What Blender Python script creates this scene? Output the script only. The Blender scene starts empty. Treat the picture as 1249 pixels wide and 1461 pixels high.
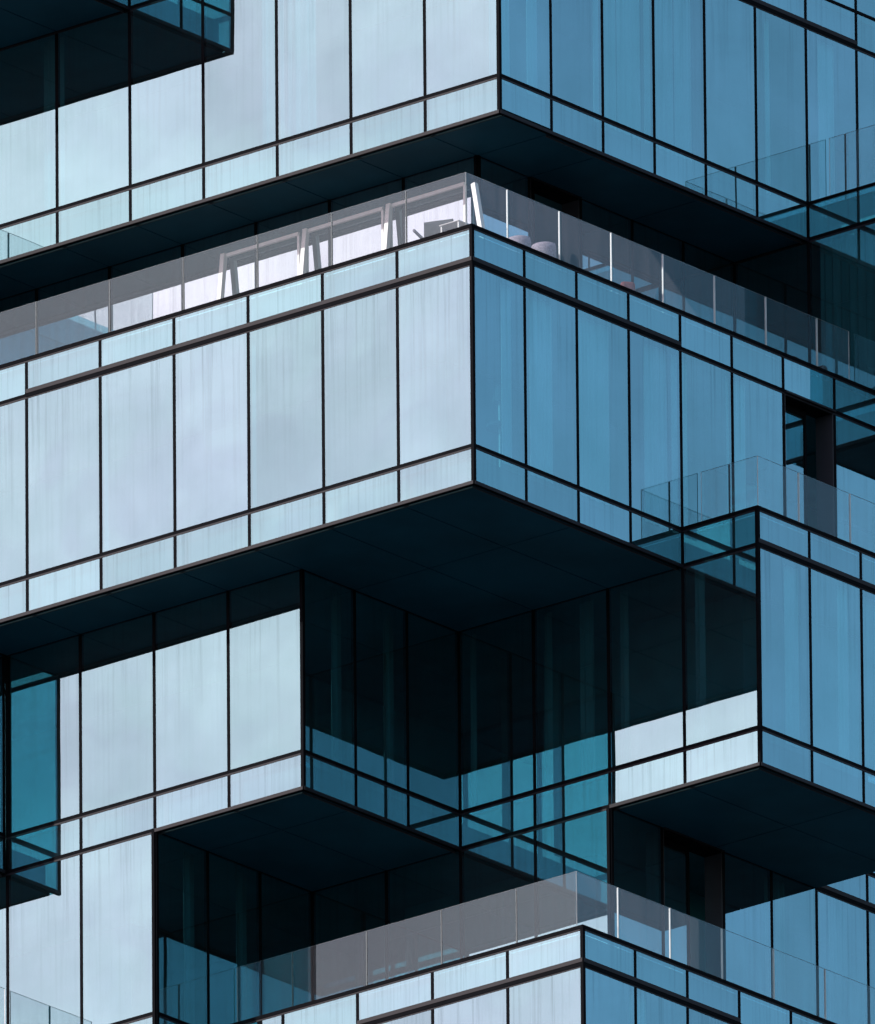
import bpy, bmesh, math, random
from mathutils import Vector, Matrix
R = math.radians
random.seed(7)
S = bpy.context.scene
COL = S.collection

# ------------------------------------------------------------------ camera
WU, WV, F, HB = 1.5, 1.25764, 3.58246, 0.5935      # module along the left faces / right faces, storey, band height
FL = 47059.894                                       # focal length in photo pixels (photo 1249 x 1461)
DIST, YAW, PIT, ROLL, TX, TZ = 506.7294, -0.692759, 0.350080, -0.0083448, -0.562693, -4.391661
fw = Vector((math.sin(YAW)*math.cos(PIT), math.cos(YAW)*math.cos(PIT), math.sin(PIT)))
rt = Vector((math.cos(YAW), -math.sin(YAW), 0)); up = rt.cross(fw)
cr = rt*math.cos(ROLL) + up*math.sin(ROLL); cu = -rt*math.sin(ROLL) + up*math.cos(ROLL)
CAMPOS = -fw*DIST + rt*TX + up*TZ
cam = bpy.data.cameras.new('camera'); camo = bpy.data.objects.new('camera', cam); COL.objects.link(camo)
cam.sensor_fit = 'VERTICAL'; cam.sensor_height = 12.0; cam.sensor_width = 12.0
cam.lens = FL/1461*12.0; cam.clip_start = 1.0; cam.clip_end = 20000
camo.matrix_world = Matrix(((cr.x, cu.x, -fw.x, CAMPOS.x), (cr.y, cu.y, -fw.y, CAMPOS.y), (cr.z, cu.z, -fw.z, CAMPOS.z), (0, 0, 0, 1)))
S.camera = camo
def proj(p):
    q = Vector(p) - CAMPOS; d = q.dot(fw)
    return 624.5 + FL*q.dot(cr)/d, 730.5 - FL*q.dot(cu)/d

# ------------------------------------------------------------------ world, sun, exposure
SUN_AZ = math.atan2(-0.60, -0.80)      # direction TO the sun: (sin az, cos az)
SUN_EL = R(28)
w = bpy.data.worlds.new('World'); S.world = w; w.use_nodes = True
nt = w.node_tree; nt.nodes.clear()
def N(t, kind, **kw):
    n = t.nodes.new(kind)
    for k, v in kw.items():
        if k == 'inp':
            for kk, vv in v.items(): n.inputs[kk].default_value = vv
        else: setattr(n, k, v)
    return n
sky = N(nt, 'ShaderNodeTexSky', sky_type='NISHITA', sun_disc=False, sun_elevation=SUN_EL, sun_rotation=SUN_AZ,
        air_density=1.0, dust_density=1.2, ozone_density=0.6, altitude=100)
bg = N(nt, 'ShaderNodeBackground', inp={'Strength': 0.15}); wo = N(nt, 'ShaderNodeOutputWorld')
# thin high cloud veil, thickest on the sun's side of the sky
tc = N(nt, 'ShaderNodeTexCoord')
mp = N(nt, 'ShaderNodeMapping', inp={'Scale': (70, 70, 150)})
nz = N(nt, 'ShaderNodeTexNoise', inp={'Scale': 1.0, 'Detail': 5.0, 'Roughness': 0.55})
dt = N(nt, 'ShaderNodeVectorMath', operation='DOT_PRODUCT'); dt.inputs[1].default_value = (math.sin(SUN_AZ), math.cos(SUN_AZ), 0)
m1 = N(nt, 'ShaderNodeMapRange', inp={'From Min': 0.4, 'From Max': 0.95, 'To Min': 0.0, 'To Max': 1.0})
m2 = N(nt, 'ShaderNodeMapRange', inp={'From Min': 0.3, 'From Max': 0.7, 'To Min': 0.82, 'To Max': 1.0})
mu = N(nt, 'ShaderNodeMath', operation='MULTIPLY')
mx = N(nt, 'ShaderNodeMix', data_type='RGBA'); mx.inputs['B'].default_value = (11.7, 7.65, 8.9, 1)
L = nt.links.new
L(tc.outputs['Generated'], mp.inputs[0]); L(mp.outputs[0], nz.inputs['Vector']); L(tc.outputs['Generated'], dt.inputs[0])
L(dt.outputs['Value'], m1.inputs[0]); L(nz.outputs[0], m2.inputs[0]); L(m1.outputs[0], mu.inputs[0]); L(m2.outputs[0], mu.inputs[1])
L(mu.outputs[0], mx.inputs['Factor']); L(sky.outputs[0], mx.inputs['A']); L(mx.outputs['Result'], bg.inputs[0]); L(bg.outputs[0], wo.inputs[0])

sl = bpy.data.lights.new('sun', 'SUN'); sl.energy = 2.8; sl.angle = R(0.53); sl.color = (1.0, 0.96, 0.92)
so = bpy.data.objects.new('sun', sl); COL.objects.link(so)
sdir = Vector((math.sin(SUN_AZ)*math.cos(SUN_EL), math.cos(SUN_AZ)*math.cos(SUN_EL), math.sin(SUN_EL)))
so.rotation_euler = sdir.to_track_quat('Z', 'Y').to_euler()
S.view_settings.view_transform = 'Standard'; S.view_settings.look = 'None'
S.view_settings.exposure = 0.29; S.view_settings.gamma = 1.0
try:
    S.cycles.max_bounces = 14; S.cycles.glossy_bounces = 8; S.cycles.transparent_max_bounces = 24
    S.cycles.caustics_reflective = False
except Exception: pass

# ------------------------------------------------------------------ materials
def newmat(name):
    m = bpy.data.materials.new(name); m.use_nodes = True; m.node_tree.nodes.clear(); return m, m.node_tree
def principled(name, col, rough=0.5, metal=0.0, noise=0.0, nscale=3.0, stretch=(1, 1, 1), spec=0.5):
    m, t = newmat(name)
    b = N(t, 'ShaderNodeBsdfPrincipled', inp={'Base Color': (*col, 1), 'Roughness': rough, 'Metallic': metal, 'Specular IOR Level': spec})
    o = N(t, 'ShaderNodeOutputMaterial'); t.links.new(b.outputs[0], o.inputs[0])
    if noise:
        c = N(t, 'ShaderNodeTexCoord'); mp = N(t, 'ShaderNodeMapping', inp={'Scale': stretch})
        n = N(t, 'ShaderNodeTexNoise', inp={'Scale': nscale, 'Detail': 5.0})
        r = N(t, 'ShaderNodeMapRange', inp={'From Min': 0.3, 'From Max': 0.7, 'To Min': 1-noise, 'To Max': 1+noise})
        v = N(t, 'ShaderNodeVectorMath', operation='SCALE'); v.inputs[0].default_value = col
        k = t.links.new
        k(c.outputs['Object'], mp.inputs[0]); k(mp.outputs[0], n.inputs['Vector']); k(n.outputs[0], r.inputs[0])
        k(r.outputs[0], v.inputs['Scale']); k(v.outputs[0], b.inputs['Base Color'])
    return m

def glass_mat(name, tint_a, tint_b, mirror, trans, dust, low=0.14):
    """coated facade glass: tinted mirror + tinted see-through + rain-streaked dust"""
    m, t = newmat(name); k = t.links.new
    geo = N(t, 'ShaderNodeNewGeometry'); sep = N(t, 'ShaderNodeSeparateXYZ'); k(geo.outputs['Position'], sep.inputs[0])
    ad = N(t, 'ShaderNodeMath', operation='ADD'); k(sep.outputs[0], ad.inputs[0]); k(sep.outputs[1], ad.inputs[1])
    oi = N(t, 'ShaderNodeObjectInfo')
    uv = N(t, 'ShaderNodeUVMap', uv_map='pane'); su = N(t, 'ShaderNodeSeparateXYZ'); k(uv.outputs[0], su.inputs[0])
    # vertical streaks
    a = N(t, 'ShaderNodeMath', operation='MULTIPLY', inp={1: 15.0}); k(ad.outputs[0], a.inputs[0])
    b = N(t, 'ShaderNodeMath', operation='MULTIPLY', inp={1: 0.28}); k(sep.outputs[2], b.inputs[0])
    c = N(t, 'ShaderNodeMath', operation='MULTIPLY', inp={1: 61.0}); k(oi.outputs['Random'], c.inputs[0])
    cv = N(t, 'ShaderNodeCombineXYZ'); k(a.outputs[0], cv.inputs[0]); k(b.outputs[0], cv.inputs[1]); k(c.outputs[0], cv.inputs[2])
    ns = N(t, 'ShaderNodeTexNoise', inp={'Scale': 1.0, 'Detail': 5.0, 'Roughness': 0.62}); k(cv.outputs[0], ns.inputs['Vector'])
    st = N(t, 'ShaderNodeMapRange', inp={'From Min': 0.50, 'From Max': 0.80}); k(ns.outputs[0], st.inputs[0])
    pw = N(t, 'ShaderNodeMath', operation='POWER', inp={1: 2.2}); k(su.outputs[1], pw.inputs[0])
    tm = N(t, 'ShaderNodeMapRange', inp={'To Min': low, 'To Max': 1.0}); k(pw.outputs[0], tm.inputs[0])
    sk = N(t, 'ShaderNodeMath', operation='MULTIPLY'); k(st.outputs[0], sk.inputs[0]); k(tm.outputs[0], sk.inputs[1])
    # soft blotches of film, per pane
    bl = N(t, 'ShaderNodeTexNoise', inp={'Scale': 0.9, 'Detail': 3.0})
    va = N(t, 'ShaderNodeVectorMath', operation='ADD'); k(geo.outputs['Position'], va.inputs[0])
    vc = N(t, 'ShaderNodeCombineXYZ'); k(c.outputs[0], vc.inputs[0]); k(c.outputs[0], vc.inputs[1]); k(vc.outputs[0], va.inputs[1]); k(va.outputs[0], bl.inputs['Vector'])
    mt = N(t, 'ShaderNodeMath', operation='ADD'); k(bl.outputs[0], mt.inputs[0]); k(oi.outputs['Random'], mt.inputs[1])
    mh = N(t, 'ShaderNodeMath', operation='MULTIPLY', inp={1: 0.62}, use_clamp=True); k(mt.outputs[0], mh.inputs[0])
    tint = N(t, 'ShaderNodeMix', data_type='RGBA'); tint.inputs['A'].default_value = (*tint_a, 1); tint.inputs['B'].default_value = (*tint_b, 1)
    k(mh.outputs[0], tint.inputs['Factor'])
    dk0 = N(t, 'ShaderNodeMapRange', inp={'To Min': 1.0, 'To Max': 0.62}); k(sk.outputs[0], dk0.inputs[0])
    r7 = N(t, 'ShaderNodeMath', operation='MULTIPLY', inp={1: 7.31}); k(oi.outputs['Random'], r7.inputs[0])
    rf = N(t, 'ShaderNodeMath', operation='FRACT'); k(r7.outputs[0], rf.inputs[0])
    rm = N(t, 'ShaderNodeMapRange', inp={'To Min': 0.88, 'To Max': 1.05}); k(rf.outputs[0], rm.inputs[0])
    dk1 = N(t, 'ShaderNodeMath', operation='MULTIPLY'); k(dk0.outputs[0], dk1.inputs[0]); k(rm.outputs[0], dk1.inputs[1])
    b2 = N(t, 'ShaderNodeMapRange', inp={'From Min': 0.3, 'From Max': 0.7, 'To Min': 0.94, 'To Max': 1.06})
    k(bl.outputs[0], b2.inputs[0])
    dk = N(t, 'ShaderNodeMath', operation='MULTIPLY'); k(dk1.outputs[0], dk.inputs[0]); k(b2.outputs[0], dk.inputs[1])
    vs = N(t, 'ShaderNodeVectorMath', operation='SCALE'); k(tint.outputs['Result'], vs.inputs[0]); k(dk.outputs[0], vs.inputs['Scale'])
    gl = N(t, 'ShaderNodeBsdfGlossy', inp={'Roughness': 0.0}); k(vs.outputs[0], gl.inputs['Color'])
    # faint waviness of the toughened panes
    wv = N(t, 'ShaderNodeTexNoise', inp={'Scale': 0.8, 'Detail': 1.0}); k(va.outputs[0], wv.inputs['Vector'])
    bp = N(t, 'ShaderNodeBump', inp={'Strength': 1.0, 'Distance': 0.0012}); k(wv.outputs[0], bp.inputs['Height']); k(bp.outputs[0], gl.inputs['Normal'])
    tr = N(t, 'ShaderNodeBsdfTransparent', inp={'Color': (*trans, 1)})
    m1 = N(t, 'ShaderNodeMixShader', inp={0: mirror}); k(tr.outputs[0], m1.inputs[1]); k(gl.outputs[0], m1.inputs[2])
    df = N(t, 'ShaderNodeBsdfDiffuse', inp={'Color': (0.50, 0.54, 0.58, 1)})
    dm = N(t, 'ShaderNodeMapRange', inp={'To Min': dust*0.25, 'To Max': dust}); k(sk.outputs[0], dm.inputs[0])
    m2 = N(t, 'ShaderNodeMixShader'); k(dm.outputs[0], m2.inputs[0]); k(m1.outputs[0], m2.inputs[1]); k(df.outputs[0], m2.inputs[2])
    o = N(t, 'ShaderNodeOutputMaterial'); k(m2.outputs[0], o.inputs[0])
    return m

M = {}
M['glass'] = glass_mat('facade_glass', (0.415, 0.825, 0.865), (0.445, 0.805, 0.88), 0.49, (0.34, 0.82, 0.88), 0.035)
M['spandrel'] = glass_mat('spandrel_glass', (0.41, 0.83, 0.875), (0.435, 0.815, 0.885), 0.50, (0.30, 0.7, 0.75), 0.06, 0.45)
M['clear'] = glass_mat('terrace_glass', (0.66, 0.93, 0.98), (0.70, 0.92, 0.99), 0.62, (0.5, 0.8, 0.85), 0.03)
m, t = newmat('glass_inner'); tr = N(t, 'ShaderNodeBsdfTransparent', inp={'Color': (1, 1, 1, 1)}); o = N(t, 'ShaderNodeOutputMaterial'); t.links.new(tr.outputs[0], o.inputs[0]); M['inner'] = m
# balustrade glass: clear, a little reflective, dusty
m, t = newmat('balustrade_glass'); k = t.links.new
tr = N(t, 'ShaderNodeBsdfTransparent', inp={'Color': (0.95, 0.99, 0.99, 1)}); gl = N(t, 'ShaderNodeBsdfGlossy', inp={'Color': (0.58, 0.95, 1, 1), 'Roughness': 0.0})
a = N(t, 'ShaderNodeMixShader', inp={0: 0.085}); k(tr.outputs[0], a.inputs[1]); k(gl.outputs[0], a.inputs[2])
d1 = N(t, 'ShaderNodeBsdfDiffuse', inp={'Color': (0.48, 0.50, 0.58, 1)}); d2 = N(t, 'ShaderNodeBsdfTranslucent', inp={'Color': (0.48, 0.50, 0.58, 1)})
df = N(t, 'ShaderNodeMixShader', inp={0: 0.65}); k(d1.outputs[0], df.inputs[1]); k(d2.outputs[0], df.inputs[2])
tc = N(t, 'ShaderNodeTexCoord'); mp = N(t, 'ShaderNodeMapping', inp={'Scale': (9, 9, 0.5)}); nz = N(t, 'ShaderNodeTexNoise', inp={'Scale': 1.0, 'Detail': 4.0})
k(tc.outputs['Object'], mp.inputs[0]); k(mp.outputs[0], nz.inputs['Vector'])
mr = N(t, 'ShaderNodeMapRange', inp={'From Min': 0.3, 'From Max': 0.7, 'To Min': 0.11, 'To Max': 0.18}); k(nz.outputs[0], mr.inputs[0])
b = N(t, 'ShaderNodeMixShader'); k(mr.outputs[0], b.inputs[0]); k(a.outputs[0], b.inputs[1]); k(df.outputs[0], b.inputs[2])
o = N(t, 'ShaderNodeOutputMaterial'); k(b.outputs[0], o.inputs[0]); M['bal'] = m
M['frame'] = principled('dark_aluminium', (0.004, 0.005, 0.007), 0.6, 0.0, 0.2, 4.0, spec=0.02)
M['trim'] = principled('grey_aluminium_trim', (0.016, 0.016, 0.021), 0.5, 0.0, 0.2, 2.0, spec=0.12)
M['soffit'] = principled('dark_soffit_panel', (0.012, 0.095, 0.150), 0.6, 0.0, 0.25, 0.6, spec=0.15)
M['lip'] = principled('soffit_edge_lip', (0.085, 0.09, 0.10), 0.6, 0.0, 0.15, 2.0, spec=0.15)  # trim colour lightened so the shaded lip reads as sunlit
M['groove'] = principled('soffit_groove', (0.002, 0.003, 0.004), 0.8)
M['deck'] = principled('terrace_paving', (0.14, 0.135, 0.13), 0.8, 0, 0.15, 6.0)
M['slab'] = principled('slab_edge_lining', (0.045, 0.15, 0.18), 0.8, 0, 0.2, 2.0)
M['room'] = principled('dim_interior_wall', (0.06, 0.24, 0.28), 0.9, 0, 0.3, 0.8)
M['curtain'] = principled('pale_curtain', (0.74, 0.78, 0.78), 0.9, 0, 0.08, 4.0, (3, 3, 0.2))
M['curtain_shade'] = principled('shade_toned_curtain', (0.20, 0.27, 0.29), 0.9, 0, 0.15, 4.0, (3, 3, 0.2))  # darker copy of the curtain, shade put into its colour
M['white'] = principled('white_painted_metal', (0.82, 0.80, 0.77), 0.4, 0, 0.04, 5.0)
M['edge'] = principled('pale_glass_edge', (0.55, 0.62, 0.62), 0.25, 0.0, 0.1, 3.0)
M['seal'] = principled('shaded_joint_seal', (0.03, 0.06, 0.07), 0.5, 0, 0.1, 3.0)  # joint edges turned from the sun, their shade put into the colour
M['wicker'] = principled('grey_wicker', (0.30, 0.27, 0.32), 0.8, 0, 0.3, 40.0)
M['cushion'] = principled('dark_red_cushion', (0.20, 0.05, 0.05), 0.9, 0, 0.15, 12.0)
M['greyfab'] = principled('taupe_outdoor_fabric', (0.05, 0.06, 0.065), 0.9, 0, 0.15, 12.0)
M['jamb'] = principled('door_jamb', (0.028, 0.030, 0.040), 0.6, 0.0, 0.15, 3.0)
M['crane'] = principled('crane_paint', (0.50, 0.42, 0.40), 0.6, 0, 0.1, 2.0)

# ------------------------------------------------------------------ helpers
def P3(u, v, z): return Vector((u*WU, v*WV, z))
class MB:
    """collects shapes in world metres and links them as ONE mesh object"""
    def __init__(s): s.bm = bmesh.new(); s.uv = s.bm.loops.layers.uv.new('pane'); s.mats = []
    def mi(s, m):
        if m not in s.mats: s.mats.append(m)
        return s.mats.index(m)
    def box(s, x0, x1, y0, y1, z0, z1, m):
        vs = [s.bm.verts.new((x, y, z)) for z in (z0, z1) for y in (y0, y1) for x in (x0, x1)]
        i = s.mi(m)
        for f in ((0, 2, 3, 1), (4, 5, 7, 6), (0, 1, 5, 4), (2, 6, 7, 3), (0, 4, 6, 2), (1, 3, 7, 5)):
            fa = s.bm.faces.new([vs[q] for q in f]); fa.material_index = i
    def pane(s, axis, c, a0, a1, z0, z1, m, th=0.02):
        """glass box whose outer face is at c (outward -Y for 'L', +X for 'R'); coordinates in metres"""
        if axis == 'L':
            q = [(a0, c, z0), (a1, c, z0), (a1, c, z1), (a0, c, z1)]; b = [(x, y+th, z) for x, y, z in q]
        else:
            q = [(c, a0, z0), (c, a1, z0), (c, a1, z1), (c, a0, z1)]; b = [(x-th, y, z) for x, y, z in q]
        V = [s.bm.verts.new(p) for p in q+b]; i = s.mi(m); j = s.mi('inner')
        f = s.bm.faces.new(V[:4]); f.material_index = i
        for l, t in zip(f.loops, ((0, 0), (1, 0), (1, 1), (0, 1))): l[s.uv].uv = t
        for ix in ((7, 6, 5, 4), (0, 4, 5, 1), (1, 5, 6, 2), (2, 6, 7, 3), (3, 7, 4, 0)):
            g = s.bm.faces.new([V[n] for n in ix]); g.material_index = j
    def bar(s, p, q, wx, wy, m):
        """square bar between two points"""
        p, q = Vector(p), Vector(q); d = (q-p).normalized()
        a = d.cross(Vector((0, 0, 1)) if abs(d.z) < 0.9 else Vector((0, 1, 0))).normalized(); b = d.cross(a)
        c = [a*sx*wx/2 + b*sy*wy/2 for sx, sy in ((-1, -1), (1, -1), (1, 1), (-1, 1))]
        V = [s.bm.verts.new(p+o) for o in c] + [s.bm.verts.new(q+o) for o in c]; i = s.mi(m)
        for ix in ((3, 2, 1, 0), (4, 5, 6, 7), (0, 1, 5, 4), (1, 2, 6, 5), (2, 3, 7, 6), (3, 0, 4, 7)):
            f = s.bm.faces.new([V[n] for n in ix]); f.material_index = i
    def build(s, name, parent=None, origin=None, bevel=0):
        s.bm.normal_update()
        me = bpy.data.meshes.new(name)
        if origin is not None: bmesh.ops.translate(s.bm, verts=s.bm.verts, vec=-Vector(origin))
        s.bm.to_mesh(me); s.bm.free()
        for m in s.mats: me.materials.append(M[m])
        o = bpy.data.objects.new(name, me); COL.objects.link(o)
        if origin is not None: o.location = origin
        if parent is not None:
            o.parent = parent
        if bevel:
            b = o.modifiers.new('bevel', 'BEVEL'); b.width = bevel; b.segments = 2
        return o
def thing(name, label, cat, loc=(0, 0, 0), group=None):
    o = bpy.data.objects.new(name, None); COL.objects.link(o); o.location = loc
    o['label'] = label; o['category'] = cat
    if group: o['group'] = group
    return o
def tag(o, label, cat, group=None):
    o['label'] = label; o['category'] = cat
    if group: o['group'] = group
    return o
def inframe(pts, mg=12):
    xs = [proj(p) for p in pts]
    return max(x for x, y in xs) > -mg and min(x for x, y in xs) < 1249+mg and max(y for x, y in xs) > -mg and min(y for x, y in xs) < 1461+mg

GROUND = CAMPOS.z - 1.7
# ------------------------------------------------------------------ the tower: one thing, its stacked blocks are its parts
tower = thing('glass_tower', 'dark framed glass tower of stacked and shifted cantilevered boxes with black soffits', 'building')
def block(name, rects, k, soffits=(), label=None):
    """a storey block: floor slab, roof slab, inner core, and soffit panels where its underside is open"""
    b = MB(); z = k*F
    for (u0, u1, v0, v1) in rects:
        x0, x1, y0, y1 = u0*WU, u1*WU, v0*WV, v1*WV
        b.box(x0+.16, x1-.16, y0+.16, y1-.16, z-.54, z-.10, 'slab')          # floor
        b.box(x0+.14, x1-.14, y0+.14, y1-.14, z+F-.50, z+F-.07, 'slab')      # roof slab
        b.box(x0+.13, x1-.13, y0+.13, y1-.13, z+F-.066, z+F-.05, 'deck')
        ins = 3.2 if x1-x0 > 7 and y1-y0 > 6 else 1.7
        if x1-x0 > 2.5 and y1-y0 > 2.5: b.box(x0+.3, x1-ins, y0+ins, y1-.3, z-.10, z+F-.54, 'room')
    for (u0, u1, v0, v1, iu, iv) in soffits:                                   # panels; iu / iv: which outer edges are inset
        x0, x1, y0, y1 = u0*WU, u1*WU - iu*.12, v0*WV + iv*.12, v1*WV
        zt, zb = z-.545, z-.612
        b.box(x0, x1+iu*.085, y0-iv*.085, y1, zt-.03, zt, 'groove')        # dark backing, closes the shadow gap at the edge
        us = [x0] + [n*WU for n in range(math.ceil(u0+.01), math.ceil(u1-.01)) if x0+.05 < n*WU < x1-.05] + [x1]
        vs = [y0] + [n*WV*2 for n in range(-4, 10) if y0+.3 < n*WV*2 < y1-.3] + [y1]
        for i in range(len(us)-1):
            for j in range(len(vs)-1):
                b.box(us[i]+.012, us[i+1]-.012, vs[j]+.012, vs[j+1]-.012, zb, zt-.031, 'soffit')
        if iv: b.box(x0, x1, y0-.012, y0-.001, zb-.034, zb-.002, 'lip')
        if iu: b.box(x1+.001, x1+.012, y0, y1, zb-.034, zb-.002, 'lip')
    o = b.build(name, tower)
    if label: o['label'] = label
    return o

X_  = block('upper_block', [(-20, -1, 2, 14), (-20, -6, 0, 2)], 2, [(-20, -6, 0, 2, 1, 1)])
T_  = block('cantilevered_block', [(-20, -1, 2, 14)], 1, [(-20, -1, 2, 3, 0, 1), (-2, -1, 3, 8, 1, 0)], 'topmost box with a long dark soffit over the terrace')
R_  = block('recessed_storey', [(-20, -2, 3, 14)], 0)
W_  = block('projecting_wing', [(-1.9, 1, 8, 14)], 0, [(0, 1, 8, 14, 1, 1)])
E_  = block('projecting_wing', [(-20, -8.9, -1.5, 2.9)], 0, [(-20, -8.9, -1.5, 0, 1, 1)])
M_  = block('cantilevered_block', [(-20, 0, 0, 14)], -1, [(-3, 0, 0, 4, 1, 1), (-7, -3, 0, 1, 0, 1)], 'large central box whose corner juts towards the viewer')
L_  = block('cantilevered_block', [(-20, -3, 1, 14)], -2, [(-5, -3, 1, 4, 1, 1)], 'lower left box overhanging a dark recess')
K_  = block('cantilevered_block', [(-3, 1, 4, 8), (-3, -1, 8, 14)], -2, [(-1, 1, 4, 8, 1, 1)], 'lower right box with a broad black soffit')
P_  = block('projecting_wing', [(-20, -7, 0, .9)], -2, [(-20, -7, 0, 1, 1, 1)])
D_  = block('recessed_storey', [(-20, -5, 1, 14), (-4.9, -1, 4, 14)], -3)
B_  = block('cantilevered_block', [(-20, -5, 1, 14), (-4.9, 0, 2, 14)], -4, (), 'bottom box whose corner carries a glazed terrace')
Q_  = block('projecting_wing', [(-20, -6.6, -1, .9)], -4)

taken = {}
def fresh(key, lo, hi):      # the stretch of a mullion or transom line that has not been built yet
    out = [(lo, hi)]
    for p, q in taken.get(key, []):
        nx = []
        for a, b in out:
            if q <= a+1e-4 or p >= b-1e-4: nx.append((a, b)); continue
            if p > a+.01: nx.append((a, p))
            if q < b-.01: nx.append((q, b))
        out = nx
    taken.setdefault(key, []).append((lo, hi)); return out
def wall(blk, axis, c, cuts, rows, top=None, bottom=None, ledge=(), corner=False, skip=(), glass='glass'):
    """curtain wall on plane c. cuts = mullion positions in modules, rows = [('w',k)|('b',k)] bottom to top.
    top/bottom: None or 'cap' / 'trim'. ledge = [(k, a0, a1)] deep transoms at the head of windows."""
    W = WU if axis == 'L' else WV; cc = c*(WV if axis == 'L' else WU); sg = -1 if axis == 'L' else 1
    def zz(r): return (r[1]*F, (r[1]+1)*F-HB) if r[0] == 'w' else (r[1]*F-HB, r[1]*F)
    def bx(mb, a0, a1, d0, d1, z0, z1, m):     # box from depth d0 (inwards) to d1 (outwards)
        lo, hi = (min(cc+sg*d0, cc+sg*d1), max(cc+sg*d0, cc+sg*d1))
        if axis == 'L': mb.box(a0, a1, lo, hi, z0, z1, m)
        else: mb.box(lo, hi, a0, a1, z0, z1, m)
    def pt(a, z): return (a, cc, z) if axis == 'L' else (cc, a, z)
    rest = MB(); nrest = 0
    zlo, zhi = zz(rows[0])[0], zz(rows[-1])[1]
    mw, hw = .029, .027
    for r in rows:
        z0, z1 = zz(r)
        for i in range(len(cuts)-1):
            if (r, i) in skip: continue
            a0, a1 = cuts[i]*W, cuts[i+1]*W
            mat = glass if r[0] == 'w' else 'spandrel'
            if inframe([pt(a0, z0), pt(a1, z0), pt(a0, z1), pt(a1, z1)]):
                p = MB(); p.pane(axis, cc, a0+.004, a1-.004, z0+.004, z1-.004, mat)
                p.build('window' if r[0] == 'w' else 'spandrel_panel', blk)
            else:
                rest.pane(axis, cc, a0+.004, a1-.004, z0+.004, z1-.004, mat); nrest += 1
    if nrest: rest.build('outer_glazing', blk)
    else: rest.bm.free()
    # verticals: one mullion per grid line
    for i, a in enumerate(cuts):
        first, last = i == 0, i == len(cuts)-1
        if (last and axis == 'L' and corner) or (first and axis == 'R' and corner): continue   # corner post instead
        if not inframe([pt(a*W, zlo), pt(a*W, zhi)], 30): continue
        for lo, hi in fresh(('m', axis, c, a), zlo, zhi):
            b = MB(); bx(b, a*W-mw, a*W+mw, -.05, .005, lo+.001, hi-.001, 'frame'); b.build('mullion', blk)
    e0, e1 = cuts[0]*W, cuts[-1]*W
    # horizontals
    zs = sorted(set([zz(r)[0] for r in rows] + [zz(r)[1] for r in rows]))
    for z in zs:
        if not inframe([pt(e0, z), pt(e1, z)], 20): continue
        b = MB()
        if z == zhi and top == 'cap':
            bx(b, e0, e1, -.16, .016, z-.02, z+.035, 'frame'); bx(b, e0, e1, -.1, .007, z-.05, z-.021, 'trim'); b.build('parapet_cap', blk); continue
        if z == zlo and bottom == 'trim':
            bx(b, e0, e1, -.03, .024, z-.045, z+.010, 'trim')
            bx(b, e0, e1, -.03, .016, z-.052, z-.046, 'frame'); b.build('edge_trim', blk); continue
        got = fresh(('t', axis, c, round(z, 3)), e0, e1)
        if not got: b.bm.free(); continue
        for lo, hi in got:
            bx(b, lo, hi, -.04, .008, z-hw, z+hw, 'frame')
            if z != zhi: bx(b, lo, hi, -.02, .006, z-hw-.03, z-hw-.001, 'trim')
        b.build('transom', blk)
    for (k, a0, a1) in ledge:
        z = (k+1)*F-HB
        if not inframe([pt(a0*W, z), pt(a1*W, z)], 20): continue
        b = MB(); bx(b, a0*W, a1*W, .002, .020, z+.029, z+.095, 'trim'); bx(b, a0*W, a1*W, .009, .014, z-.034, z+.028, 'frame'); b.build('sunshade_ledge', blk)
def post(blk, u, v, z0, z1):
    if not inframe([P3(u, v, z0), P3(u, v, z1)], 20): return
    b = MB(); b.box(u*WU-.045, u*WU+.012, v*WV-.012, v*WV+.045, z0-.0, z1, 'frame'); b.build('corner_post', blk)
def rg(a, b): return list(range(a, b+1))
ZB = lambda k: k*F-HB
w_, b_ = (lambda k: ('w', k)), (lambda k: ('b', k))

# top block and what is above it
wall(T_, 'L', 2, rg(-12, -1), [b_(1), w_(1), b_(2)], None, 'trim', corner=True)
wall(T_, 'R', -1, rg(2, 8), [b_(1), w_(1), b_(2)], None, 'trim', corner=True, ledge=[(1, 4, 9)])
wall(T_, 'R', -1, rg(8, 14), [w_(1), b_(2)], ledge=())
post(T_, -1, 2, ZB(1)-.045, 2*F)
wall(X_, 'R', -1, rg(2, 14), [w_(2)]); wall(X_, 'L', 2, rg(-6, -1), [w_(2)])
wall(X_, 'R', -6, rg(0, 2), [b_(2), w_(2), b_(3)], bottom='trim'); wall(X_, 'L', 0, rg(-14, -6), [b_(2), w_(2), b_(3)], bottom='trim')
bb = MB()
for (u, v, z0, z1) in ((-6, 0, ZB(2), 3*F),): bb.box(u*WU-.045, u*WU+.012, v*WV-.012, v*WV+.045, z0, z1, 'frame')
for i in (0, 1, 2): bb.box(-6*WU+.0, -6*WU+.005, i*WV-.03, i*WV+.03, ZB(2), 3*F, 'frame')
for z in (2*F, 3*F-HB): bb.box(-6*WU+.001, -6*WU+.008, 0, 2*WV, z-.03, z+.03, 'frame')
bb.build('mullion', X_)
# recessed storey behind the terrace; one sliding door stands open
wall(R_, 'L', 3, rg(-14, -2), [w_(0)], glass='clear')
wall(R_, 'R', -2, rg(3, 8), [w_(0)], skip={(w_(0), 1)}, glass='clear')
post(R_, -2, 3, 0-.05, F-HB)
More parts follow.
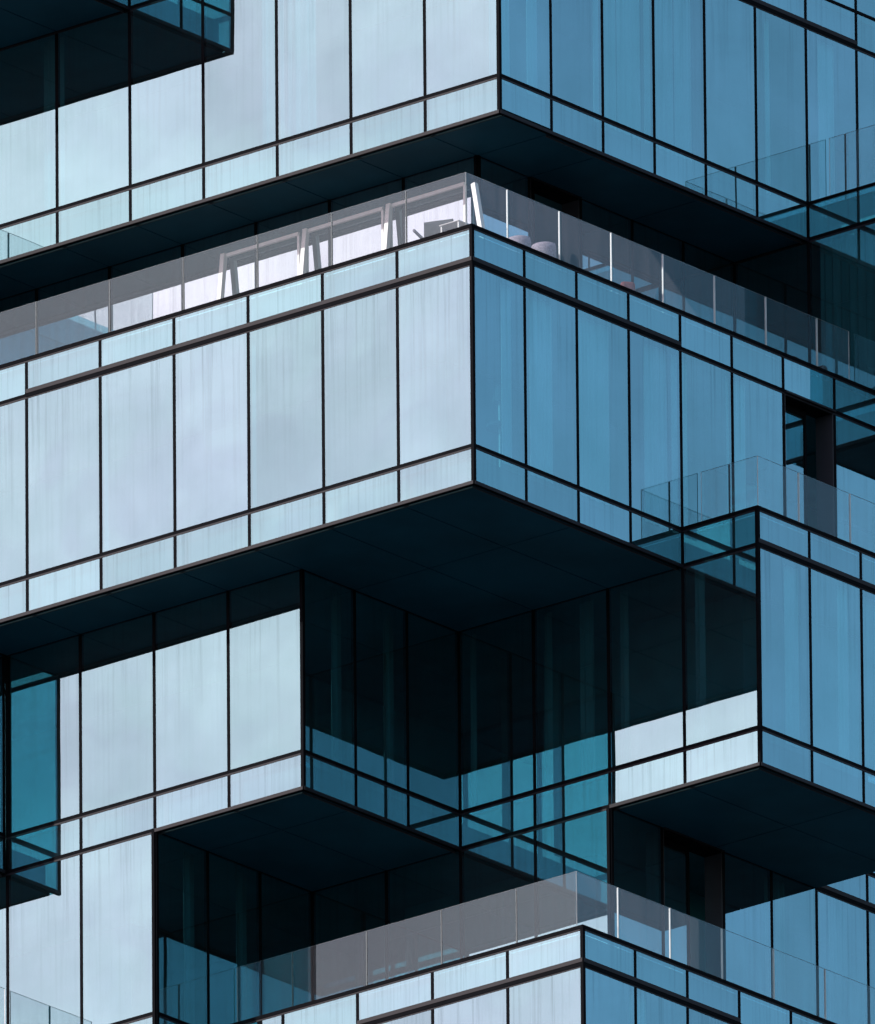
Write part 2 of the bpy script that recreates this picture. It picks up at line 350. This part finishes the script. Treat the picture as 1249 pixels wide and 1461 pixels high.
# wing on the right edge
wall(W_, 'L', 8, [-2, -1, 0, 1], [w_(0), b_(1)], corner=True)
wall(W_, 'L', 8, [0, 1], [b_(0)], bottom='trim', corner=True)
wall(W_, 'R', 1, rg(8, 14), [b_(0), w_(0), b_(1)], 'cap', 'trim')
# far left wing, only seen mirrored
wall(E_, 'R', -8.9, [-1.5, -.5, .5, 1.5, 2.9], [b_(0), w_(0), b_(1)])
wall(E_, 'L', -1.5, [-14.9, -13.9, -12.9, -11.9, -10.9, -9.9, -8.9], [b_(0), w_(0), b_(1)])
# central block
wall(M_, 'L', 0, rg(-12, 0), [b_(-1), w_(-1), b_(0)], 'cap', 'trim', corner=True, ledge=[(-1, -6, 0)])
wall(M_, 'R', 0, rg(0, 4), [b_(-1), w_(-1), b_(0)], 'cap', 'trim', corner=True, ledge=[(-1, 0, 4)])
wall(M_, 'R', 0, rg(4, 14), [w_(-1), b_(0)], 'cap', skip={(w_(-1), 2)})
post(M_, 0, 0, ZB(-1)-.045, .036)
# lower left block
wall(L_, 'L', 1, rg(-12, -5), [b_(-2), w_(-2)])
wall(L_, 'L', 1, rg(-5, -3), [b_(-2), w_(-2)], bottom='trim', corner=True)
wall(L_, 'R', -3, rg(1, 4), [b_(-2), w_(-2)], bottom='trim', corner=True)
post(L_, -3, 1, ZB(-2)-.045, ZB(-1)-.02)
# lower right block
wall(K_, 'L', 4, rg(-3, -1), [b_(-2), w_(-2)])
wall(K_, 'L', 4, rg(-1, 0), [b_(-2), w_(-2)], bottom='trim')
wall(K_, 'L', 4, rg(0, 1), [b_(-2), w_(-2), b_(-1)], 'cap', 'trim', corner=True)
wall(K_, 'R', 1, rg(4, 8), [b_(-2), w_(-2), b_(-1)], 'cap', 'trim', corner=True, ledge=[(-2, 4, 8)])
post(K_, 1, 4, ZB(-2)-.045, -F+.036)
wall(K_, 'R', -1, rg(8, 14), [b_(-2), w_(-2)])
# left forward wing
wall(P_, 'R', -7, [0, .94], [b_(-2), w_(-2)], bottom='trim'); wall(P_, 'L', 0, rg(-12, -7), [b_(-2), w_(-2)], bottom='trim')
bb = MB(); bb.box(-7*WU-.045, -7*WU+.012, -.012, .045, ZB(-2), ZB(-1)-.02, 'frame'); bb.build('corner_post', P_)
# recessed storey under the lower blocks
wall(D_, 'L', 1, rg(-12, -5), [w_(-3)])
wall(D_, 'R', -5, rg(1, 4), [w_(-3)]); post(D_, -5, 1, -4*F, ZB(-2))
wall(D_, 'L', 4, rg(-5, -1), [w_(-3)])
wall(D_, 'R', -1, [4, 5, 6.19, 7.12, 8], [w_(-3)], skip={(w_(-3), 1)}); post(D_, -1, 4, -3*F-.05, ZB(-2)-.02)
wall(D_, 'R', -1, rg(8, 14), [w_(-3)], ledge=[(-3, 8, 12)])
# bottom block
wall(B_, 'L', 1, rg(-12, -5), [b_(-3), w_(-4)][::-1])
wall(B_, 'R', -5, rg(1, 2), [w_(-4), b_(-3)])
wall(B_, 'L', 2, rg(-5, 0), [w_(-4), b_(-3)], 'cap', corner=True, ledge=[(-4, -3, 0)])
wall(B_, 'R', 0, rg(2, 14), [w_(-4), b_(-3)], 'cap', corner=True, ledge=[(-4, 2, 5)])
post(B_, 0, 2, -4*F, -3*F+.036)
wall(Q_, 'R', -6.6, [-1, 0, .94], [w_(-4), b_(-3)], 'cap'); wall(Q_, 'L', -1, [-11.6, -10.6, -9.6, -8.6, -7.6, -6.6], [w_(-4), b_(-3)], 'cap')

# recessed doors (jambs, lintel, sliding leaf)
def door(blk, cu_, v0, v1, k, leaf):
    x = cu_*WU; y0, y1, z0, z1 = v0*WV+.03, v1*WV-.03, k*F+.03, (k+1)*F-HB-.03
    b = MB()
    b.box(x-.34, x-.002, y1-.02, y1+.012, z0, z1, 'jamb'); b.box(x-.34, x-.002, y0-.012, y0+.02, z0, z1, 'jamb')
    b.box(x-.34, x-.003, y0+.021, y1-.021, z1-.02, z1+.01, 'frame'); b.box(x-.34, x-.003, y0+.021, y1-.021, z0-.03, z0+.01, 'trim')
    b.box(x+.002, x+.05, y0-.012, y1+.012, z1+.0, z1+.03, 'trim')
    o = b.build('door_frame', blk)
    p = MB(); xl = x-.25; ye = y0+.03+(y1-y0)*leaf
    p.pane('R', xl, y0+.08, ye-.05, z0+.08, z1-.12, 'glass')
    p.box(xl-.03, xl+.015, y0+.025, y0+.08, z0+.02, z1-.03, 'frame'); p.box(xl-.03, xl+.015, ye-.05, ye, z0+.02, z1-.03, 'frame')
    p.box(xl-.03, xl+.014, y0+.081, ye-.051, z1-.12, z1-.03, 'frame'); p.box(xl-.03, xl+.014, y0+.081, ye-.051, z0+.02, z0+.08, 'frame')
    p.build('sliding_door', blk)
door(M_, 0, 6, 7, -1, .66)
door(D_, -1, 5, 6.19, -3, .62)
door(R_, -2, 4, 5, 0, .30)

# curtains behind the glass: (block, axis, plane, a0, a1, k) in modules
def curtain(blk, axis, c, a0, a1, k, mat='curtain'):
    b = MB(); z0, z1 = k*F+.03, (k+1)*F-HB-.03
    W = WU if axis == 'L' else WV; cc = c*(WV if axis == 'L' else WU); sg = 1 if axis == 'L' else -1
    n = max(4, int((a1-a0)*W/.055)); i = b.mi(mat); prev = None
    for q in range(n+1):
        a = (a0+(a1-a0)*q/n)*W; d = cc+sg*(.22+.022*math.sin(q*2.1)+.01*math.sin(q*.9))
        for dd in (0,):
            col = [b.bm.verts.new((a, d, z) if axis == 'L' else (d, a, z)) for z in (z0, z1)]
        if prev: f = b.bm.faces.new((prev[0], col[0], col[1], prev[1])); f.material_index = i
        prev = col
    o = b.build('curtain', blk); sm = o.modifiers.new('thick', 'SOLIDIFY'); sm.thickness = .006
for c in ((T_, 'L', 2, -4.32, -4.03, 1), (T_, 'L', 2, -3.97, -3.6, 1), (T_, 'L', 2, -7.3, -7.03, 1),
          (T_, 'R', -1, 5.62, 5.96, 1), (T_, 'R', -1, 2.75, 2.96, 1), (T_, 'R', -1, 8.45, 8.75, 1), (T_, 'R', -1, 7.4, 7.5, 1),
          (T_, 'R', -1, 4.04, 4.5, 1), (T_, 'R', -1, 4.5, 4.97, 1), (T_, 'R', -1, 5.03, 5.6, 1), (T_, 'R', -1, 2.03, 2.4, 1), 
          (M_, 'R', 0, 1.3, 1.75, -1), (M_, 'R', 0, 5.1, 5.45, -1), (K_, 'R', 1, 6.2, 6.8, -2), (B_, 'R', 0, 3.1, 3.4, -4), (D_, 'R', -1, 9.2, 9.6, -3), (D_, 'R', -1, 7.2, 7.6, -3),
          (W_, 'L', 8, -.96, -.04, 0), (W_, 'L', 8, .04, .96, 0),  # added full width to lighten the wing's dark glass
          (M_, 'L', 0, -5.1, -5.03, -1), (M_, 'L', 0, -3.12, -3.03, -1), (M_, 'R', 0, 2.15, 2.8, -1), (M_, 'R', 0, 3.5, 3.96, -1), (M_, 'R', 0, 4.03, 4.35, -1), (M_, 'R', 0, .76, .96, -1),
          (L_, 'R', -3, 1.76, 1.96, -2), (L_, 'R', -3, 2.76, 2.96, -2),
          (K_, 'L', 4, -.96, -.86, -2), (K_, 'L', 4, .04, .16, -2), (K_, 'L', 4, -2.97, -2.9, -2), (K_, 'L', 4, -1.97, -1.88, -2), (K_, 'L', 4, -1.5, -1.3, -2),
          (K_, 'R', 1, 4.72, 4.96, -2), (K_, 'R', 1, 5.75, 5.96, -2), (D_, 'R', -1, 8.45, 8.8, -3), (D_, 'R', -5, 1.75, 1.96, -3), (D_, 'R', -5, 2.75, 2.96, -3)):
    curtain(*c, mat='curtain_shade' if c[1] == 'L' or c[0] in (L_, D_) else 'curtain')

# plain storeys down to the ground
b = MB()
nst = int((-4*F - GROUND)/F)
for i in range(nst+1):
    z1 = -4*F - i*F - HB; z0 = max(z1 - F + .02, GROUND)
    b.box(-20*WU, 0, 2*WV, 14*WV, z0+HB, z1, 'frame'); b.box(-20*WU+.05, -.05, 2*WV+.05, 14*WV-.05, z0, z0+HB, 'trim')
b.build('lower_shaft', tower)

# ------------------------------------------------------------------ ground
m, t = newmat('city_ground'); k = t.links.new
tc = N(t, 'ShaderNodeTexCoord'); n1 = N(t, 'ShaderNodeTexNoise', inp={'Scale': 0.012, 'Detail': 8.0}); k(tc.outputs['Object'], n1.inputs['Vector'])
cr_ = N(t, 'ShaderNodeValToRGB'); cr_.color_ramp.elements[0].color = (0.035, 0.045, 0.05, 1); cr_.color_ramp.elements[1].color = (0.09, 0.10, 0.10, 1)
cr_.color_ramp.elements[0].position = .4; cr_.color_ramp.elements[1].position = .6
bs = N(t, 'ShaderNodeBsdfPrincipled', inp={'Roughness': 0.9}); o = N(t, 'ShaderNodeOutputMaterial')
k(n1.outputs[0], cr_.inputs[0]); k(cr_.outputs[0], bs.inputs['Base Color']); k(bs.outputs[0], o.inputs[0]); M['ground'] = m
g = MB(); i = g.mi('ground'); f = g.bm.faces.new([g.bm.verts.new(p) for p in ((-6000, -6000, GROUND), (6000, -6000, GROUND), (6000, 6000, GROUND), (-6000, 6000, GROUND))]); f.material_index = i
go = g.build('ground'); go['kind'] = 'structure'

# ------------------------------------------------------------------ glass balustrades (a thing per terrace)
SET = 0.65
def balustrade(label, segs, zb, BH=1.25):
    """segs: list of ('L', y, [x joints]) / ('R', x, [y joints]) in metres"""
    x0 = segs[0]
    root = thing('glass_balustrade', label, 'balustrade', (x0[2][0], x0[1], zb) if x0[0] == 'L' else (x0[1], x0[2][0], zb), 'frameless glass balustrades round the roof terraces')
    org = root.location.copy()
    for axis, c, js in segs:
        for a0, a1 in zip(js[:-1], js[1:]):
            for nm in ('glass_panel',):
                p = MB()
                i = p.mi('bal'); j = p.mi('inner'); e = p.mi('edge'); th = .016
                g = .008
                A0, A1 = a0+g, a1-g
                if axis == 'L': q = [(A0, c, zb), (A1, c, zb), (A1, c, zb+BH), (A0, c, zb+BH)]; bk = [(x, y+th, z) for x, y, z in q]
                else: q = [(c, A0, zb), (c, A1, zb), (c, A1, zb+BH), (c, A0, zb+BH)]; bk = [(x-th, y, z) for x, y, z in q]
                V = [p.bm.verts.new(Vector(s)-org) for s in q+bk]
                for ix, mm in (((0, 1, 2, 3), i), ((7, 6, 5, 4), j), ((0, 4, 5, 1), e), ((1, 5, 6, 2), e), ((2, 6, 7, 3), e), ((3, 7, 4, 0), e)):
                    p.bm.faces.new([V[n] for n in ix]).material_index = mm
                p.build('glass_panel', root)
        r = MB()
        if axis == 'L': r.box(js[0], js[-1], c-.03, c+.05, zb-.06, zb+.06, 'frame')
        else: r.box(c-.05, c+.03, js[0]+.06, js[-1], zb-.06, zb+.06, 'frame')
        bmesh.ops.translate(r.bm, verts=r.bm.verts, vec=-org)
        r.build('base_rail', root)
        for a in js[1:-1]:                                     # joint seals: dark left, pale right, the edges' sun and shade put into colour
            s = MB()
            if axis == 'L': s.box(a-.008, a+.008, c-.006, c+.02, zb+.06, zb+BH-.01, 'seal')
            else: s.box(c-.02, c+.006, a-.009, a+.009, zb+.06, zb+BH-.01, 'edge')  # pale glass edge colour stands for the sunlit joint edge
            bmesh.ops.translate(s.bm, verts=s.bm.verts, vec=-org); s.build('joint_seal', root)
    return root
def runL(xe, x0, W=WU, full=False):     # joints from corner xe leftwards to x0
    r = [xe, xe-.8*W]
    while r[-1]-W > x0: r.append(r[-1]-W)
    if full: r.append(x0)
    return r[::-1]
def runR(y0, ye, W=WV):
    r = [y0, y0+.8*W]
    while r[-1]+W < ye: r.append(r[-1]+W)
    return r + [ye] if ye-r[-1] > .1 else r
s = SET
balustrade('long glass balustrade round the corner of the middle terrace, white frames behind it', [('L', s, runL(-s, -12*WU)), ('R', -s, runR(s, 8*WV-.06))], -.02)
balustrade('glass balustrade on the right hand box, below the open balcony door', [('L', 4.334*WV, [0.03, .40*WU, .78*WU]), ('R', .78*WU, runR(4.334*WV, 8*WV))], -F-.02, 1.07)
balustrade('glass balustrade along the bottom terrace, turning the corner under the dark recess', [('L', 2*WV+s, runL(-s, -5*WU+.02, full=True)), ('R', -s, runR(2*WV+s, 14*WV))], -3*F-.02)
balustrade('glass balustrade at the upper right edge, mirrored in the blue facade', [('L', 8*WV+.5, [-WU+.03, -.76*WU, .24*WU, .92*WU]), ('R', .92*WU, runR(8*WV+.5, 14*WV))], F-.02)
balustrade('glass balustrade at the upper left edge, seen only as a reflection', [('L', -1.03*WV, runL(-9.26*WU, -14*WU)), ('R', -9.26*WU, runR(-1.03*WV, 2*WV-.1))], F-.02)
balustrade('glass balustrade at the lower left edge, seen as a reflection in pale panes', [('R', -7*WU, [-.6*WV, .2*WV, 1*WV-.06])], -3*F-.02, 1.08)

# ------------------------------------------------------------------ things on the middle terrace
def unproj(px, py, z):
    d = (fw + cr*((px-624.5)/FL) - cu*((py-730.5)/FL)); tt = (z-CAMPOS.z)/d.z
    return CAMPOS + d*tt
DECK = -.05
def frame_(px_l, px_r, label):
    """white leaning frame: slanted front leg, head beam, slim rear leg; stands against the recessed glass"""
    y = 2.93*WV
    xl = None
    for n in range(4000):
        x = -12 + n*.004
        if xl is None and proj((x, y, 2.4))[0] >= px_l: xl = x
        if proj((x, y, 2.4))[0] >= px_r: xr = x; break
    H = HFR
    root = thing('white_frame', label, 'frame', (xl, y, DECK), 'white leaning frames on the middle terrace')
    b = MB(); b.bar((0, -.33, 0), (0, -.02, H), .085, .085, 'white'); b.build('slanted_leg', root, None, .006)
    b = MB(); b.bar((.045, 0, H-.03), (xr-xl, 0, H-.03), .05, .06, 'white'); b.build('head_beam', root, None, .004)
    b = MB(); b.bar((xr-xl, -.005, 0), (xr-xl, -.005, H-.062), .045, .045, 'white'); b.build('slim_leg', root, None, .004)
    b = MB(); b.box(-.12, .12, -.46, -.20, 0, .02, 'white'); b.build('foot_plate', root)
    return root
HFR = 2.60
frame_(321, 427, 'white slanted frame on the middle terrace, leftmost of the three')
frame_(438, 547, 'white slanted frame on the middle terrace, between the two others')
frame_(557, 664, 'white slanted frame on the middle terrace, nearest the building corner')
p = unproj(677, 262, 2.15)
root = thing('leaning_post', 'single white post leaning just right of the middle terrace corner', 'post', (p.x+.42, p.y-.05, DECK))
b = MB(); b.bar((0, 0, 0), (-.42, .05, 2.2), .085, .085, 'white'); b.build('shaft', root, None, .006)
b = MB(); b.box(-.12, .12, -.12, .12, 0, .02, 'white'); b.build('foot_plate', root)

def lathe(b, prof, m, n=20, c=(0, 0), a0=0, a1=2*math.pi):
    i = b.mi(m); full = abs(a1-a0-2*math.pi) < 1e-6; rows = []
    for r, z in prof:
        rows.append([b.bm.verts.new((c[0]+r*math.cos(a0+(a1-a0)*q/n), c[1]+r*math.sin(a0+(a1-a0)*q/n), z)) for q in range(n if full else n+1)])
    for A, B in zip(rows[:-1], rows[1:]):
        for q in range(len(A) if full else len(A)-1):
            f = b.bm.faces.new((A[q], A[(q+1) % len(A)], B[(q+1) % len(A)], B[q])); f.material_index = i; f.smooth = True
def dining_chair(px, py, rz, label):
    p = unproj(px, py-8, DECK+.94)
    root = thing('terrace_chair', label, 'chair', (p.x, p.y, DECK), 'chairs on the middle terrace'); root.rotation_euler.z = rz
    b = MB(); b.box(-.24, .24, -.24, .24, .42, .47, 'greyfab'); b.build('seat', root, None, .01)
    b = MB(); b.box(-.24, .24, .21, .25, .50, .94, 'greyfab'); b.build('backrest', root, None, .01)
    for sx in (-1, 1):
        for sy in (-1, 1):
            b = MB(); b.bar((sx*.21, sy*.21, 0), (sx*.21, sy*.21, .42), .035, .035, 'frame'); b.build('leg', root)
        b = MB(); b.bar((sx*.25, -.22, .66), (sx*.25, .205, .66), .03, .04, 'wicker'); b.build('armrest', root)
    return root
def tub_chair(px, py, rz, label, mat='wicker', rad=.22, h=.84):
    p = unproj(px, py+2, DECK+h)
    root = thing('tub_chair', label, 'chair', (p.x, p.y, DECK), 'round tub chairs on the middle terrace'); root.rotation_euler.z = rz
    b = MB(); lathe(b, [(rad-.08, .08), (rad, .30), (rad+.01, h-.12), (rad-.01, h-.02), (rad-.05, h), (rad-.09, h-.03), (rad-.08, .38)], mat, 22, a0=-.5, a1=math.pi+.5); b.build('backrest', root)
    b = MB(); lathe(b, [(.001, .40), (rad-.12, .42), (rad-.07, .38), (rad-.07, .12), (.001, .1)], mat, 22); b.build('seat', root)
    for q in range(4):
        a = math.pi/4+q*math.pi/2; b = MB(); b.bar((.24*math.cos(a), .24*math.sin(a), 0), (.22*math.cos(a), .22*math.sin(a), .13), .04, .04, 'frame'); b.build('leg', root)
    return root
dining_chair(619, 316, R(20), 'dark high backed chair by the glass at the middle terrace corner')
p = unproj(652, 319, DECK+.55)
root = thing('terrace_table', 'pale thin topped table beside the dark chair at the terrace corner', 'table', (p.x-.06, p.y+.08, DECK))
b = MB(); b.box(-.2, .2, -.2, .2, .535, .55, 'white'); b.build('table_top', root, None, .006)
for sx in (-1, 1):
    for sy in (-1, 1):
        b = MB(); b.bar((sx*.17, sy*.17, 0), (sx*.17, sy*.17, .534), .02, .02, 'white'); b.build('leg', root)
p = P3(-.32, .96, 0)
root = thing('floor_lamp', 'pale stemmed lamp with a round tray, faintly seen through the corner pane', 'lamp', (p.x, p.y, -F-.09))
b = MB(); lathe(b, [(.001, 0), (.16, 0), (.16, .02), (.02, .035), (.001, .035)], 'frame', 24); b.build('base', root)
b = MB(); lathe(b, [(.014, .036), (.014, 1.50)], 'white', 10); b.build('stem', root)
b = MB(); lathe(b, [(.015, .84), (.20, .80), (.21, .83), (.20, .86), (.015, .88)], 'greyfab', 28); b.build('tray', root)
b = MB(); lathe(b, [(.015, 1.32), (.10, 1.22), (.10, 1.24), (.05, 1.5), (.015, 1.51)], 'greyfab', 24); b.build('lamp_shade', root)
tub_chair(742, 339, R(150), 'mauve round backed tub chair nearest the white leaning post')
tub_chair(778, 348, R(150), 'mauve round backed tub chair by the second white joint right of the corner')
p = unproj(912, 413, DECK+.86)
root = thing('lounge_armchair', 'low armchair with a dark red cushion behind the middle terrace glass', 'armchair', (p.x, p.y, DECK)); root.rotation_euler.z = R(140)
b = MB(); b.box(-.36, .36, -.36, .33, .14, .45, 'wicker'); b.build('seat', root, None, .03)
b = MB(); b.box(-.26, .26, .10, .33, .46, .90, 'cushion'); b.build('cushion', root, None, .05)
b = MB(); b.box(-.36, .36, .34, .42, .14, .70, 'wicker'); b.build('backrest', root, None, .03)
for sx in (-1, 1):
    b = MB(); b.box(sx*.40-.04, sx*.40+.04, -.36, .40, .14, .40, 'wicker'); b.build('armrest', root, None, .03)
for sx in (-1, 1):
    for sy in (-1, 1):
        b = MB(); b.bar((sx*.34, sy*.34, 0), (sx*.34, sy*.34, .14), .05, .05, 'frame'); b.build('leg', root)
p = unproj(1176, 512, DECK+.90)
root = thing('outdoor_sofa', 'taupe cushioned sofa at the right hand end of the middle terrace', 'sofa', (p.x, p.y, DECK)); root.rotation_euler.z = R(96)
b = MB(); b.box(-.45, .45, -.38, .34, .12, .40, 'greyfab'); b.build('seat', root, None, .05)
b = MB(); b.box(-.45, .45, .26, .44, .40, .90, 'greyfab'); b.build('backrest', root, None, .06)
for sx in (-1, 1):
    b = MB(); b.box(sx*.52-.07, sx*.52+.07, -.38, .44, .12, .56, 'greyfab'); b.build('armrest', root, None, .05)
    for sy in (-1, 1):
        b = MB(); b.bar((sx*.4, sy*.32, 0), (sx*.4, sy*.32, .12), .05, .05, 'frame'); b.build('leg', root)
